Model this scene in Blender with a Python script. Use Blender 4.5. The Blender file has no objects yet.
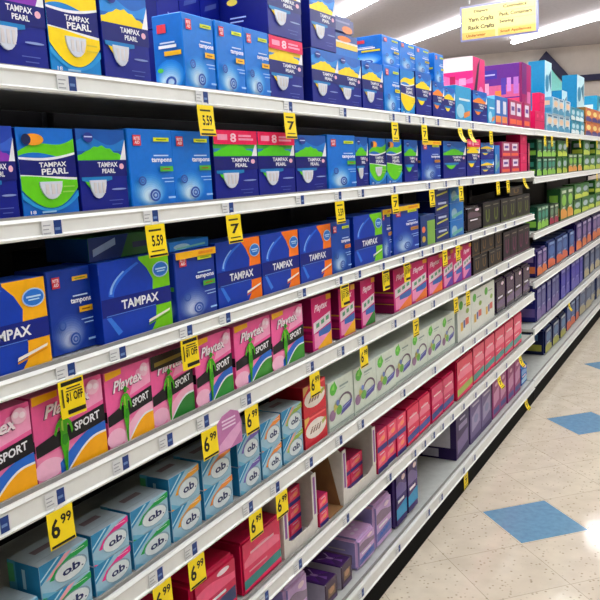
import bpy, bmesh, math, random
from mathutils import Matrix, Vector
random.seed(7)
S = bpy.context.scene
COL = S.collection
PI = math.pi

# ------------------------------------------------------------------ camera, world, exposure
F_PX = 761.96                       # focal length in pixels of a 600 px wide image
YAW, PITCH, ROLL = math.radians(29.4095), math.radians(9.3149), math.radians(-2.9691)
CAM = Vector((1.058, 0.0, 1.5501))
fw = Vector((-math.sin(YAW) * math.cos(PITCH), math.cos(YAW) * math.cos(PITCH), -math.sin(PITCH)))
r0 = Vector((math.cos(YAW), math.sin(YAW), 0)); u0 = r0.cross(fw)
RT = math.cos(ROLL) * r0 + math.sin(ROLL) * u0
UP = -math.sin(ROLL) * r0 + math.cos(ROLL) * u0
cd = bpy.data.cameras.new('camera'); cam = bpy.data.objects.new('camera', cd); COL.objects.link(cam)
cd.sensor_fit = 'HORIZONTAL'; cd.sensor_width = 36; cd.lens = F_PX * 36 / 600; cd.clip_start = .02
m = Matrix((RT, UP, -fw)).transposed().to_4x4(); m.translation = CAM
cam.matrix_world = m
S.camera = cam

w = bpy.data.worlds.new('world'); S.world = w; w.use_nodes = True
w.node_tree.nodes['Background'].inputs[0].default_value = (.92, .96, 1, 1)
w.node_tree.nodes['Background'].inputs[1].default_value = .10
S.view_settings.view_transform = 'Standard'; S.view_settings.look = 'None'
S.view_settings.gamma = 1; S.view_settings.use_curve_mapping = False
S.view_settings.exposure = -0.30
TUBE = 54.0                        # emission of the fluorescent diffusers
CEIL = 3.2

# ------------------------------------------------------------------ helpers
def lin(h):
    h = h.lstrip('#')
    c = [int(h[i:i + 2], 16) / 255 for i in (0, 2, 4)]
    g = sum(c) / 3; c = [max(0, min(1, g + (x - g) * 1.12)) for x in c]
    return [x / 12.92 if x <= .04045 else ((x + .055) / 1.055) ** 2.4 for x in c]

MATS = {}
def M(hexc, rough=.42, spec=.25, noise=.05, scale=60, metal=0, emit=0):
    key = (hexc, rough, spec, noise, scale, metal, emit)
    if key in MATS: return MATS[key]
    mt = bpy.data.materials.new('paint_' + hexc.lstrip('#')); mt.use_nodes = True
    nt = mt.node_tree; b = nt.nodes['Principled BSDF']
    c = lin(hexc)
    b.inputs['Roughness'].default_value = rough
    b.inputs['Specular IOR Level'].default_value = spec
    b.inputs['Metallic'].default_value = metal
    if noise:
        tc = nt.nodes.new('ShaderNodeTexCoord'); nz = nt.nodes.new('ShaderNodeTexNoise')
        nz.inputs['Scale'].default_value = scale; nz.inputs['Detail'].default_value = 2
        rp = nt.nodes.new('ShaderNodeValToRGB')
        rp.color_ramp.elements[0].position = .3; rp.color_ramp.elements[1].position = .7
        rp.color_ramp.elements[0].color = [x * (1 - noise) for x in c] + [1]
        rp.color_ramp.elements[1].color = [min(1, x * (1 + noise)) for x in c] + [1]
        nt.links.new(tc.outputs['Object'], nz.inputs['Vector'])
        nt.links.new(nz.outputs['Fac'], rp.inputs[0]); nt.links.new(rp.outputs[0], b.inputs['Base Color'])
    else:
        b.inputs['Base Color'].default_value = c + [1]
    if emit:
        b.inputs['Emission Color'].default_value = c + [1]; b.inputs['Emission Strength'].default_value = emit
    MATS[key] = mt
    return mt

def tag(o, label=None, cat=None, group=None, kind=None):
    if label: o['label'] = label
    if cat: o['category'] = cat
    if group: o['group'] = group
    if kind: o['kind'] = kind
    return o

def empty(name, loc=(0, 0, 0), rz=0):
    o = bpy.data.objects.new(name, None); COL.objects.link(o)
    o.location = loc; o.rotation_euler = (0, 0, rz); o.empty_display_size = .02
    return o

class MB:
    """collects polygons of several materials, links them as one mesh object"""
    def __init__(s): s.v = []; s.f = []; s.mi = []; s.mats = []
    def mid(s, mt):
        if mt not in s.mats: s.mats.append(mt)
        return s.mats.index(mt)
    def poly(s, pts, mt):
        i = len(s.v); s.v += [tuple(p) for p in pts]; s.f.append(list(range(i, i + len(pts)))); s.mi.append(s.mid(mt))
    def raw(s, vs, fs, mt):
        i = len(s.v); s.v += [tuple(p) for p in vs]
        for f in fs: s.f.append([i + k for k in f]); s.mi.append(s.mid(mt))
    def box(s, a, b, mt):
        (x0, y0, z0), (x1, y1, z1) = a, b
        vs = [(x0, y0, z0), (x1, y0, z0), (x1, y1, z0), (x0, y1, z0), (x0, y0, z1), (x1, y0, z1), (x1, y1, z1), (x0, y1, z1)]
        s.raw(vs, [(3, 2, 1, 0), (4, 5, 6, 7), (0, 1, 5, 4), (1, 2, 6, 5), (2, 3, 7, 6), (3, 0, 4, 7)], mt)
    def prism(s, pts, vec, mt):
        n = len(pts); vec = Vector(vec); a = [Vector(p) for p in pts]; b = [p + vec for p in a]
        s.raw(a + b, [list(range(n))[::-1], list(range(n, 2 * n))] + [(i, (i + 1) % n, n + (i + 1) % n, n + i) for i in range(n)], mt)
    def mesh(s, name, smooth=False):
        me = bpy.data.meshes.new(name); me.from_pydata(s.v, [], s.f)
        for mt in s.mats: me.materials.append(mt)
        me.polygons.foreach_set('material_index', s.mi)
        if smooth: me.polygons.foreach_set('use_smooth', [True] * len(s.f))
        me.update(); return me
    def build(s, name, parent=None, loc=None):
        o = bpy.data.objects.new(name, s.mesh(name)); COL.objects.link(o)
        if parent: o.parent = parent
        if loc: o.location = loc
        return o

TXT = {}
def text_geo(s, shear=0):
    if (s, shear) in TXT: return TXT[(s, shear)]
    c = bpy.data.curves.new('lettering', 'FONT'); c.body = s; c.resolution_u = 2; c.offset = .028; c.shear = shear
    o = bpy.data.objects.new('lettering', c); COL.objects.link(o)
    dg = bpy.context.evaluated_depsgraph_get()
    me = o.evaluated_get(dg).to_mesh()
    vs = [(v.co.x, v.co.y) for v in me.vertices]; fs = [list(p.vertices) for p in me.polygons]
    o.evaluated_get(dg).to_mesh_clear()
    bpy.data.objects.remove(o); bpy.data.curves.remove(c)
    x0 = min(v[0] for v in vs); x1 = max(v[0] for v in vs); y0 = min(v[1] for v in vs); y1 = max(v[1] for v in vs)
    vs = [((x - x0) / (x1 - x0), (y - y0) / (y1 - y0)) for x, y in vs]
    TXT[(s, shear)] = (vs, fs)
    return TXT[(s, shear)]

# flat print on a face, in (u, v) of that face: u to the viewer's right, v up
def P(c, *pts): return ('poly', c, list(pts))
def B(c, u0, v0, u1, v1): return ('poly', c, [(u0, v0), (u1, v0), (u1, v1), (u0, v1)])
def E(c, u, v, ru, rv, n=18): return ('poly', c, [(u + ru * math.cos(2 * PI * k / n), v + rv * math.sin(2 * PI * k / n)) for k in range(n)])
def RING(c, u, v, ru, rv, t=.75, a0=0, a1=2 * PI, n=18):
    o = [(u + ru * math.cos(a0 + (a1 - a0) * k / n), v + rv * math.sin(a0 + (a1 - a0) * k / n)) for k in range(n + 1)]
    i = [(u + ru * t * math.cos(a0 + (a1 - a0) * k / n), v + rv * t * math.sin(a0 + (a1 - a0) * k / n)) for k in range(n + 1)]
    return ('strip', c, o, i)
def W(c, lo, hi, u0=0., u1=1., n=12):
    us = [u0 + (u1 - u0) * k / n for k in range(n + 1)]
    return ('strip', c, [(u, max(0, min(1, lo(u)))) for u in us], [(u, max(0, min(1, hi(u)))) for u in us])
def T(c, s, u0, v0, u1, v1, shear=0, skew=0): return ('text', c, s, u0, v0, u1, v1, shear, skew)
def K(k): return lambda u: k

EPS = .00022
def put_art(mb, art, fn, rough):
    """fn(u, v, height) -> point"""
    h = 1
    for a in art:
        mt = M(a[1], rough); d = EPS * h; h += 1
        if a[0] == 'poly': mb.poly([fn(u, v, d) for u, v in a[2]], mt)
        elif a[0] == 'strip':
            n = len(a[2])
            mb.raw([fn(u, v, d) for u, v in a[2] + a[3]], [(i, i + 1, n + i + 1, n + i) for i in range(n - 1)], mt)
        elif a[0] == 'text':
            _, c, s, u0_, v0_, u1_, v1_, sh, sk = a
            vs, fs = text_geo(s, sh)
            mb.raw([fn(u0_ + (u1_ - u0_) * x, v0_ + (v1_ - v0_) * y + sk * x, d) for x, y in vs], fs, mt)

def body(mb, wd, ht, dp, front, side, top, bev=.0012, seg=1, rough=.4, back=None):
    bm = bmesh.new(); bmesh.ops.create_cube(bm, size=1)
    for v in bm.verts: v.co = Vector((v.co.x * dp, v.co.y * wd, (v.co.z + .5) * ht))
    if bev: bmesh.ops.bevel(bm, geom=bm.edges[:], offset=bev, segments=seg, affect='EDGES')
    bm.normal_update()
    vs = [v.co.copy() for v in bm.verts]; bm.verts.index_update()
    for f in bm.faces:
        n = f.normal
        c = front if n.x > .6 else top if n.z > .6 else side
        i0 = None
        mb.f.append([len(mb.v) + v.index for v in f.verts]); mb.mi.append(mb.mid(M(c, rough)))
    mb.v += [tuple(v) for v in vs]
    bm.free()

MESH = {}
def pack(design, wd, ht, dp):
    """mesh of one printed package: origin at base centre, print on +X, seen end on -Y"""
    key = (design, round(wd, 3), round(ht, 3), round(dp, 3))
    if key in MESH: return MESH[key]
    d = DESIGN[design]
    mb = MB(); rough = d.get('rough', .38)
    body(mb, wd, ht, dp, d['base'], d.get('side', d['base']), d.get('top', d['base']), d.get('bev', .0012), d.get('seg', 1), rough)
    put_art(mb, d.get('art', []), lambda u, v, e: (dp / 2 + e, (u - .5) * wd, v * ht), rough)
    put_art(mb, d.get('sart', []), lambda u, v, e: ((u - .5) * dp, -wd / 2 - e, v * ht), rough)
    put_art(mb, d.get('tart', []), lambda u, v, e: (dp / 2 - v * dp, (u - .5) * wd, ht + e), rough)
    MESH[key] = mb.mesh(d['name'])
    return MESH[key]

WIN = {}
def window_mesh(wd, ht, dp, u, v, ru, rv):
    key = (round(wd, 3), round(ht, 3), round(dp, 3), u, v)
    if key in WIN: return WIN[key]
    mb = MB(); x = dp / 2 + .0042
    pts = [(u + ru * math.cos(PI + PI * k / 10), v + rv * math.sin(PI + PI * k / 10)) for k in range(11)]
    mb.prism([(x - .003, (a - .5) * wd, b * ht) for a, b in pts], (.003, 0, 0), M('D4D9E4', .3))
    for k in (-.55, -.05, .45):
        mb.box((x, (u + k * ru - .5) * wd, (v - rv * .72) * ht), (x + .0008, (u + (k + .28) * ru - .5) * wd, (v - .03) * ht), M('DAD6D8', .25))
    WIN[key] = mb.mesh('window')
    return WIN[key]

# ------------------------------------------------------------------ package designs
DESIGN = {}
def D(key, name, base, **k): DESIGN[key] = dict(name=name, base=base, **k)
NAVY = '0A1C80'; BAND = '08146A'; WHITE = 'EEF0F4'; YEL = 'F5D410'; GRN = '6CC01E'

def pearl(key, base, wave, top, badge=None):
    art = [B(top, 0, .62, 1, 1), W(wave, lambda u: .66 + .10 * math.sin(3.2 * u + .3) * (1 - u), lambda u: .74 + .16 * u + .04 * math.sin(6 * u)),
           W(WHITE, lambda u: .44 + .0 * u, lambda u: .68 - .035 * math.sin(PI * u) + .05 * u),
           W(BAND, lambda u: .425 + .05 * math.sin(PI * u) * 0, lambda u: .655 - .04 * math.sin(PI * u) + .05 * u),
           W(WHITE, lambda u: .40 + .05 * (1 - u), lambda u: .455 + .03 * (1 - u) - .02 * u),
           W(wave, lambda u: .10 + .22 * (2 * u - 1) ** 2, lambda u: .44 + .03 * math.cos(3 * u)),
           W('2E9AD8' if base != NAVY else '1B4FA8', lambda u: .06 + .16 * (2 * u - 1) ** 2, lambda u: .09 + .20 * (2 * u - 1) ** 2),
           T(WHITE, 'TAMPAX', .33, .56, .82, .615, 0, .01), T(WHITE, 'PEARL', .36, .475, .84, .545, 0, .01),
           T(WHITE, '18', .1, .045, .2, .085), B('9CCBE8', .3, .05, .55, .07),
           B('D8C23A' if wave == YEL else '9AD060', .72, .33, .93, .345), B('D8C23A' if wave == YEL else '9AD060', .70, .27, .92, .285)]
    if badge: art += [E('F0A030', .26, .87, .18, .065), E('10204F', .14, .87, .08, .06)]
    D(key, 'tampon_box', base, side='0A1A7C', art=art, win=(.5, .40, .2, .2))
pearl('pearl_yellow', '1186CC', YEL, '1880C8')
pearl('pearl_green', '1168C0', '63C418', '1470CC', True)

def pearln(key, wave, c1, c2, pink=False, top='F0F0E0'):
    art = [B(c1, 0, .62, 1, 1), W(c2, lambda u: .74, lambda u: .86 + .05 * math.sin(7 * u)),
           W(wave, K(.62), lambda u: .69 + .11 * math.sin(PI * min(1, u * 1.1)) ** 1.5 + .012 * math.sin(40 * u)),
           W(WHITE, K(.62), lambda u: .62 + .26 * max(0, u - .86) / .14, .8, 1.),
           B(BAND, 0, .43, 1, .63), T(WHITE, 'TAMPAX', .38, .545, .80, .605), T(WHITE, 'PEARL', .46, .47, .74, .525), E('E8B8C8', .88, .55, .05, .035),
           ('strip', wave, [(.06 + .5 * k / 8, .43) for k in range(9)], [(.06 + .5 * k / 8, .43 - .17 * math.sin(PI * k / 8) ** .7) for k in range(9)]),
           ('strip', '1E7BB8', [(.03 + .62 * k / 8, .43) for k in range(9)], [(.03 + .62 * k / 8, .43 - .04 - .03 * math.sin(PI * k / 8)) for k in range(9)]),
           E('8FA0D0', .78, .27, .16, .012), B('5566B0', .55, .13, .85, .14), B('5566B0', .6, .08, .82, .09)]
    if pink: art += [B('DE1858', 0, .80, 1, 1), B('F2A0BC', .08, .86, .30, .94), T('FFD0DC', '8', .36, .83, .50, .96), B('F2A0BC', .55, .86, .9, .89), B('F2A0BC', .55, .91, .85, .94)]
    else: art += [E('2C3C90', .22, .90, .10, .06), B('C8D4F0', .14, .90, .3, .915)]
    D(key, 'tampon_box', NAVY, side='0A1668', top='14206C', art=art, win=(.34, .39, .17, .22),
      sart=[E('E8D060', .35, .55, .10, .05), B('AFC0E8', .3, .3, .6, .32), B('AFC0E8', .3, .24, .55, .26), B('AFC0E8', .35, .72, .45, .8)])
pearln('navy_yellow', YEL, '1A64B8', '2E8AD4')
pearln('navy_green', '5CC21A', '1458A8', '1E78C4')
pearln('pink_yellow', YEL, '2A7CC4', 'E8C020', True)
pearln('pink_green', '50C01A', '2A7CC4', '3AA83A', True)
pearln('navy_orange', 'F08830', '1A64B8', '2E8AD4')
pearln('navy_plum', '8A3AB0', '2448B0', '3C66C8')
D('navy_back', 'tampon_box', NAVY, side='0A1668', art=[P('4A5A9C', (.2, .42), (.82, .52), (.85, .60), (.25, .50)), E('E8C860', .22, .72, .10, .07), E('F4E6A0', .22, .72, .05, .04),
  T('8C9CD0', 'T', .45, .18, .52, .27), T('8C9CD0', '99', .56, .14, .72, .22), B('5A6AB4', .1, .9, .5, .92)])

def mixc(a, b, t): return ''.join('%02X' % round(int(a[i:i + 2], 16) * (1 - t) + int(b[i:i + 2], 16) * t) for i in (0, 2, 4))
def riteaid(key, base, pill, glow=('2F8CD8', '5AA8E2', '8CC4EC', 'B4DAF4'), topband=None, tagc='C8D828'):
    art = [*[E(mixc(base, mixc(glow[3], 'F0F6FC', .35), ((k + 1) / 9) ** 1.25), .40, .235 - .010 * k, .395 - .032 * k, .23 - .019 * k) for k in range(9)],
           B('C83A48', .10, .79, .27, .92), T('F4E4E8', 'RITE', .12, .86, .25, .90), T('F4E4E8', 'AID', .13, .81, .24, .85),
           B(tagc, .54, .845, .90, .895), B('6E8A20', .60, .863, .84, .875),
           B('C4DCF4', .52, .655, .86, .672), T('F2F6FC', 'tampons', .46, .56, .93, .635),
           B(pill, .64, .455, .95, .525), B('8A5A10', .70, .48, .88, .497), B('A8CCEE', .66, .36, .94, .372), B('A8CCEE', .72, .315, .94, .327), B('9CC4EC', .78, .10, .95, .125),
           RING('3A5CA8', .22, .345, .085, .06, .66), RING('3A5CA8', .48, .155, .12, .08, .68), RING('4A6CB4', .48, .155, .06, .04, .5), RING('5070B4', .22, .345, .045, .03, .4)]
    if topband: art += [B(topband, 0, .90, 1, 1), B('D8881C', .55, .93, .92, .97)]
    D(key, 'tampon_box', base, side=mixc(base, '001040', .15), top=base, bev=.002, art=art,  # side tinted darker than base, painting shade into the gap between cartons
      sart=[*[E(mixc(base, mixc(glow[3], 'F0F6FC', .35), ((k + 1) / 9) ** 1.25), .5, .21 - .010 * k, .48 - .03 * k, .205 - .017 * k) for k in range(9)], B('C83A48', .18, .76, .48, .87), B('D0E0F4', .25, .62, .75, .64), B('F2F6FC', .2, .56, .8, .60), B(pill, .38, .46, .95, .52), RING('3A5CA8', .55, .12, .18, .075, .6), E('58B848', .22, .28, .1, .03)])
riteaid('ra_yellow', '1478D0', 'E8B830')
riteaid('ra_gold', '1478D0', 'D8CC28')
riteaid('ra_green', '1272CC', '4CA83C')
riteaid('ra_navy', '1B3F9C', 'E0B028', ('2C4CA6', '4A66B4', '7088C4', '98A8D4'), tagc='D8B03A')
riteaid('ra_navygreen', '1C3C96', '4CA03C', ('34509C', '5A70B0', '7C90C4', 'A0B0D4'), 'E8B020')
riteaid('ra_blueorange', '14489E', 'D87838', ('2C66B0', '4C86C4', '74A4D4', '9CC0E2'))
riteaid('ra_band', '123FA2', 'B8843C', ('2C5CB0', '4C7CC4', '74A0D4', '9CC0E2'), 'E8C020')

def classic(key, c, c2):
    art = [B(c, .55, 0, 1, 1), ('poly', '0D3DA6', [(0, 0), (.66, 0), (.74, .12), (.76, .3), (.72, .5), (.74, .68), (.66, .84), (.52, 1), (0, 1)]),
           ('strip', '2E6CD0', [(.10 + .42 * (k / 8) ** 2, .58 + .36 * k / 8) for k in range(9)], [(.17 + .38 * (k / 8) ** 2, .56 + .36 * k / 8) for k in range(9)]),
           ('strip', '8FB8EC', [(.12 + .2 * (k / 8) ** 2, .6 + .26 * k / 8) for k in range(9)], [(.15 + .19 * (k / 8) ** 2, .6 + .25 * k / 8) for k in range(9)]),
           ('strip', '3A78D4', [(.05 + .02 * k, .32 - .035 * k) for k in range(8)], [(.11 + .02 * k, .32 - .03 * k) for k in range(8)]),
           B('0A2078', 0, .33, 1, .55), B('5A86D8', .05, .335, .75, .345), T(WHITE, 'TAMPAX', .26, .385, .80, .50),
           E('B8D0EC', .86, .79, .125, .105), E('2C74C8', .86, .79, .11, .09), B('B8DCF4', .78, .79, .94, .81), B('B8DCF4', .80, .76, .92, .775),
           P('F2EEE2', (.62, .13), (.95, .22), (.96, .25), (.63, .17)), P(c2, (.62, .10), (.95, .19), (.95, .205), (.62, .12))]
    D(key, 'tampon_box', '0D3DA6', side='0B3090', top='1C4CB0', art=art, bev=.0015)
classic('tampax_yellow', 'F0B018', 'D89010'); classic('tampax_green', '78C818', '58A010'); classic('tampax_orange', 'F07C1C', 'D86010')
DESIGN['tampax_green']['art'].insert(0, P('6F8CB8', (.0, .86), (.34, .93), (.30, .99), (.0, .95)))

def runner(c='4CAA1E', c2='2F8A18'):
    return [P(c, (.32, .60), (.34, .66), (.43, .66), (.44, .60), (.425, .48), (.44, .36), (.41, .22), (.385, .02), (.355, .02), (.345, .22), (.32, .36), (.335, .48)),
            P(c, (.43, .66), (.49, .58), (.51, .48), (.485, .44), (.47, .53), (.42, .60)), P(c, (.34, .66), (.28, .60), (.24, .50), (.265, .47), (.30, .55), (.34, .60)),
            E(c2, .39, .715, .04, .045), P(c2, (.36, .46), (.425, .46), (.42, .36), (.375, .33), (.34, .36)), P('9CCC48', (.345, .63), (.375, .63), (.37, .50), (.345, .52)), P(c2, (.38, .26), (.40, .26), (.375, .06), (.36, .06)), P(c, (.42, .74), (.47, .70), (.44, .69))]
def sport(key, low, corner, blacktop=False):
    art = [B('F26CA8', 0, .44, 1, 1), P('F8A8CC', (.5, .6), (1, .68), (1, .95), (.7, .9)), B('F090B8', 0, 0, 1, .3), E('F8C0D8', .15, .13, .2, .12),
           W(low, K(0.), lambda u: .14 + .27 * math.sin(PI / 2 * min(1, (u - .3) / .6)), .30, 1.), W(WHITE, K(0.), lambda u: .305 * math.sin(PI / 2 * min(1, (u - .38) / .5)), .38, 1.), W(corner, K(0.), lambda u: .28 * math.sin(PI / 2 * min(1, (u - .41) / .48)), .41, 1.),
           P('14121A', (0, .30), (1, .42), (1, .63), (.5, .56), (0, .44)), T(WHITE, 'SPORT', .54, .435, .92, .535, 0, .045),
           T('5A4058', 'Playtex', .13, .655, .82, .85, .3, .05), T('FBEAF2', 'Playtex', .145, .665, .83, .855, .3, .05),
           E('F6C8DC', .85, .88, .10, .09), E('FBE4EE', .81, .90, .04, .035), E('FBE4EE', .89, .88, .04, .035)]
    if blacktop:
        art += [B('16120F', 0, .80, 1, 1), P('7A6A2C', (.08, .84), (.92, .88), (.92, .93), (.08, .90))]
    else: art += [P('F2B420', (.0, .90), (.34, .93), (.34, 1), (0, 1))]
    art += runner()
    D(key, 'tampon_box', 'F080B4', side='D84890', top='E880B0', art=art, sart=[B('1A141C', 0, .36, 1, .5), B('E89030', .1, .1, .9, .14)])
sport('sport_yellow', '2A6CC8', 'F2AC18'); sport('sport_yellow2', 'F8C0D8', 'F2AC18'); sport('sport_green', 'F6B8D0', '2C7C34', True); sport('sport_bluegreen', '2A66C0', '2E8A38'); sport('sport_mix', '2A6CC8', '3A8A30')

def gentle(key, corner, mid='E4E4E0'):
    art = [B('C01468', 0, .6, 1, 1), P('E8D8E0', (.06, .34), (.94, .46), (.94, .66), (.06, .54)), B('E894BC', .08, .06, .95, .33), W('3868B0', K(.26), lambda u: .36 + .1 * (u - .3), .3, .95),
           W(corner, K(.03), lambda u: .06 + .34 * (u - .25), .25, .96), T('F4DCE8', 'Playtex', .12, .69, .80, .86, .3, .04)]
    for k in range(3): art.append(P('5E9C78', (.18 + .25 * k, .43 + .04 * k), (.34 + .25 * k, .45 + .04 * k), (.34 + .25 * k, .53 + .04 * k), (.18 + .25 * k, .51 + .04 * k)))
    art.append(B('D8A030', .72, .9, .98, 1.))
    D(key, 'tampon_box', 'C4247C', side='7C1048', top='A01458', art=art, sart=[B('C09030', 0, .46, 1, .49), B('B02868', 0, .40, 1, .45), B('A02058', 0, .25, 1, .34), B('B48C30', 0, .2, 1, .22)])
gentle('gentle_yellow', 'F0B020'); gentle('gentle_green', '2E7A30'); gentle('gentle_orange', 'F08038'); gentle('gentle_purple', '6A3AA0')

def ob(key, ban, ban2=None, base='9CC2D4'):
    art = [P('2C86B4', (0, .42), (.55, 1), (0, 1)), P('B4DCE8', (0, .52), (.42, .98), (.36, .98), (0, .58)), P(ban, (.16, .40), (.30, .64), (.62, .86), (1, .98), (1, .78), (.70, .70), (.42, .50), (.30, .36)),
           E('8FB0C0', .60, .40, .34, .31), E('DCE6E8', .60, .41, .32, .285), RING('7C8C9C', .60, .42, .345, .32, .955, -.3, PI * .8), T('1E2C5C', 'ob', .42, .30, .80, .55, 0, .02), E('1E2C5C', .615, .33, .02, .02), E('1E2C5C', .835, .33, .02, .02),
           P('6CB0CC', (.0, 0), (.3, 0), (0, .22)), P(ban, (0, 0), (.1, 0), (0, .06)), B('E8F0F0', .62, .875, .9, .89)]
    if ban2: art.insert(2, P(ban2, (.10, .46), (.50, .96), (.66, .98), (.22, .5)))
    D(key, 'tampon_box', base, side='2A7CA6', top='A8B6BE', art=art, sart=[B('5AA8C4', .0, .0, .25, 1), P('58B078', (0, .3), (.2, .35), (.2, .9), (0, .9)), B('A8D0DC', .45, .2, .55, .8)], tart=[B('7C6C74', .25, .52, .72, .72), B('9CA8B0', .1, .2, .9, .24)])
ob('ob_green', '22A050', 'E8A8B0'); ob('ob_pink', 'E83C90'); ob('ob_dgreen', '1FA050'); ob('ob_yellow', 'E8A83C'); ob('ob_orange', 'EC9440'); ob('ob_purple', '7060B0'); ob('ob_lime', '9CB848', 'E0A890'); ob('ob_blue', '5098C0')
D('red_white', 'tampon_box', 'C82838', side='A01828', top='B42838', art=[E('ECE4DC', .5, .52, .46, .30), T('8C7468', 'iiii', .2, .42, .75, .62, .3), P('A8B050', (.78, .5), (.95, .62), (.92, .72), (.76, .64)), B('E86868', .05, .9, .95, .96), P('D8B060', (0, .7), (.2, .9), (.2, 1), (0, 1))])
def white_c(key, dark='54509A', second=None):
    art = [E('58B440', .20, .83, .13, .12), P('58B440', (.06, .82), (.26, .99), (.36, .82), (.22, .70)), P('88D060', (.12, .84), (.26, .96), (.24, .80)), B('8CA098', .44, .80, .80, .84), B('A8B4B0', .44, .75, .68, .77),
           RING('6C5C6C', .64, .44, .29, .20, .80, -.5, PI * .95), P(dark, (.44, .22), (.86, .30), (.93, .44), (.54, .38)), P('8C9CC8', (.49, .31), (.82, .38), (.84, .41), (.52, .35)), E('6CA850', .38, .36, .11, .10),
           E('8C6C8C', .12, .32, .12, .11), P('B8B060', (.18, .36), (.34, .44), (.3, .54), (.18, .5)), E('6C80B8', .33, .52, .06, .06), B('98A8A0', .0, .07, 1., .09)]
    if second: art += [B(second, .60, .36, .9, .46)]
    D(key, 'liner_box', 'D2DCD0', side='C4CEC4', top='CAD4CC', bev=.0006, art=art)
white_c('white_leaf'); white_c('white_leaf_red', 'B85050', 'C87858')
D('tall_white', 'liner_box', 'D8DCD4', side='B8C0BA', top='CCD0CC', art=[E('58A840', .25, .82, .14, .10), B('8C9890', .45, .78, .8, .81), B('C86858', .55, .3, .8, .46), B('D8B050', .2, .22, .36, .42), B('54609C', .4, .26, .52, .44), E('88A850', .7, .62, .12, .06)])
def kotex(key, stripe):
    D(key, 'tampon_box', '15131A', side='0E0D12', top='1C1A20', art=[('strip', stripe, [(.3, .72), (.3, .4), (.36, .26), (.5, .2), (.64, .26), (.7, .4), (.7, .72)], [(.4, .72), (.4, .42), (.43, .33), (.5, .29), (.57, .33), (.6, .42), (.6, .72)]), B('8C8878', .2, .84, .8, .88), B(stripe, 0, .05, 1, .08)])
kotex('kotex_green', '66742C'); kotex('kotex_pink', '74345A'); kotex('kotex_gold', '7A6234'); kotex('kotex_violet', '7C5894')
def soft(key, base, band, b2, side=None, top=None, name='pad_package'):
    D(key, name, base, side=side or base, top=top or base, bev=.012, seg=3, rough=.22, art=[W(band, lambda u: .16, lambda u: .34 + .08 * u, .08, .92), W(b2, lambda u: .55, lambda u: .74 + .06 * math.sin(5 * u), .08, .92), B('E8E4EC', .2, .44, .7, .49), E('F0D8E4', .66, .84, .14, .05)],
      sart=[B(b2, .15, .2, .85, .5), B('D8D0D8', .3, .6, .7, .64)])
soft('red_bag', 'C81E48', '3A6470', 'DC5C80', 'A81438', 'CC3058'); soft('crimson_bag', 'C0184C', '1C2C5C', 'E45880', '980C38', 'B4143C')
soft('lilac_bag', 'C8A8D4', '7478B4', '8C7890', 'A8A0D4', 'E4BCE8')
DESIGN['lilac_bag']['tart'] = [E('F0DCF4', .3 + .2 * (k % 3), .25 + .16 * (k % 4), .07, .05, 8) for k in range(7)]
DESIGN['lilac_bag']['art'].append(T('3C6CC0', 'nnnn', .2, .22, .8, .30, .3, .06)); soft('lilac_low', 'A8A0C8', '5C78C0', 'C8C4DC', '9890C0', 'C0A8D4')
soft('purple_blue_bag', '40306C', '2C90C0', '6C5C98', '2C1C54', '3A1C58'); soft('plum_bag', '2C1A3C', '5A4A6C', '40284C', '1C1028', '2C1C38'); soft('blue_plastic', '2A64B4', '9CC8E8', '5C98D4', '2454A0', '4C8CD0')
soft('dark_bag', '241C24', '3A3038', '5A4A54', '1A141A', '2C242C')
def redbox(key, base='D4305C', band='2C7C78', b2='E87490'):
    D(key, 'pad_package', base, side='A81440', top='B81C48', bev=.006, seg=2, rough=.25, art=[W(band, lambda u: .10 + .06 * u, lambda u: .27 + .06 * u, .03, .97), W(b2, lambda u: .50, lambda u: .58 + .2 * math.sin(PI * u), .05, .95), B('F0B8C4', .2, .7, .8, .74), B('E8A0B0', .15, .38, .6, .41)], sart=[B('C84868', .2, .3, .8, .7)])
redbox('red_teal'); redbox('red_lime', 'D42C54', '98A848'); redbox('red_navy', 'D82C58', '2C3C8C'); redbox('magenta_navy', 'C81C5C', '243078', 'DC5480')
D('pink_small', 'tampon_box', 'E04068', side='B81C48', top='A82858', art=[B('34307C', 0, .0, 1, .26), P('F0808C', (.1, .35), (.8, .5), (.8, .8), (.1, .6)), B('E8C8D4', .2, .84, .7, .9), E('F4A070', .55, .55, .2, .12)])
D('plum_box', 'pad_package', '3C2858', side='E0DCE4', top='30204C', bev=.003, art=[P('7C6C98', (.1, .1), (.9, .2), (.9, .5), (.1, .4)), B('9C90B4', .2, .6, .85, .72), B('C8C0D4', .3, .8, .7, .84)], sart=[B('2C1C4C', 0, 0, 1, .26), B('B8B4C4', .42, .04, .7, .22), B('3C2C5C', .9, .26, 1, 1), B('9C9CA4', .0, .74, .9, .76), B('70687C', .38, .26, .44, .9)])
D('mauve_box', 'pad_package', '6C5C88', side='3C2860', top='4C3870', bev=.003, art=[P('A89CBC', (.15, .25), (.85, .35), (.85, .75), (.15, .6)), B('483468', 0, 0, 1, .12), B('C4BCD0', .2, .82, .8, .87), E('8C8CB0', .5, .5, .2, .1)])
D('magenta_box', 'pad_package', '943C74', side='5C1C4C', top='5C2458', bev=.003, art=[P('C890B4', (.15, .3), (.85, .4), (.85, .75), (.15, .65)), B('44508C', .1, .1, .9, .24), E('D8A8C0', .5, .85, .2, .05)])
D('bow_box', 'pad_package', '4C3A4C', side='B8B0BC', top='452660', bev=.003, art=[B('8C7458', .2, .3, .8, .7), E('C09878', .5, .55, .22, .14), B('5C4870', .1, .06, .9, .2)], tart=[P('D0B8E0', (.15, .25), (.5, .5), (.2, .8)), P('D0B8E0', (.85, .25), (.5, .5), (.8, .8)), P('5C2C84', (.1, .2), (.5, .5), (.1, .8)), P('5C2C84', (.9, .2), (.5, .5), (.9, .8)), E('B898C8', .5, .5, .08, .12), P('8C64AC', (.4, .1), (.6, .15), (.5, .45))])
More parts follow.
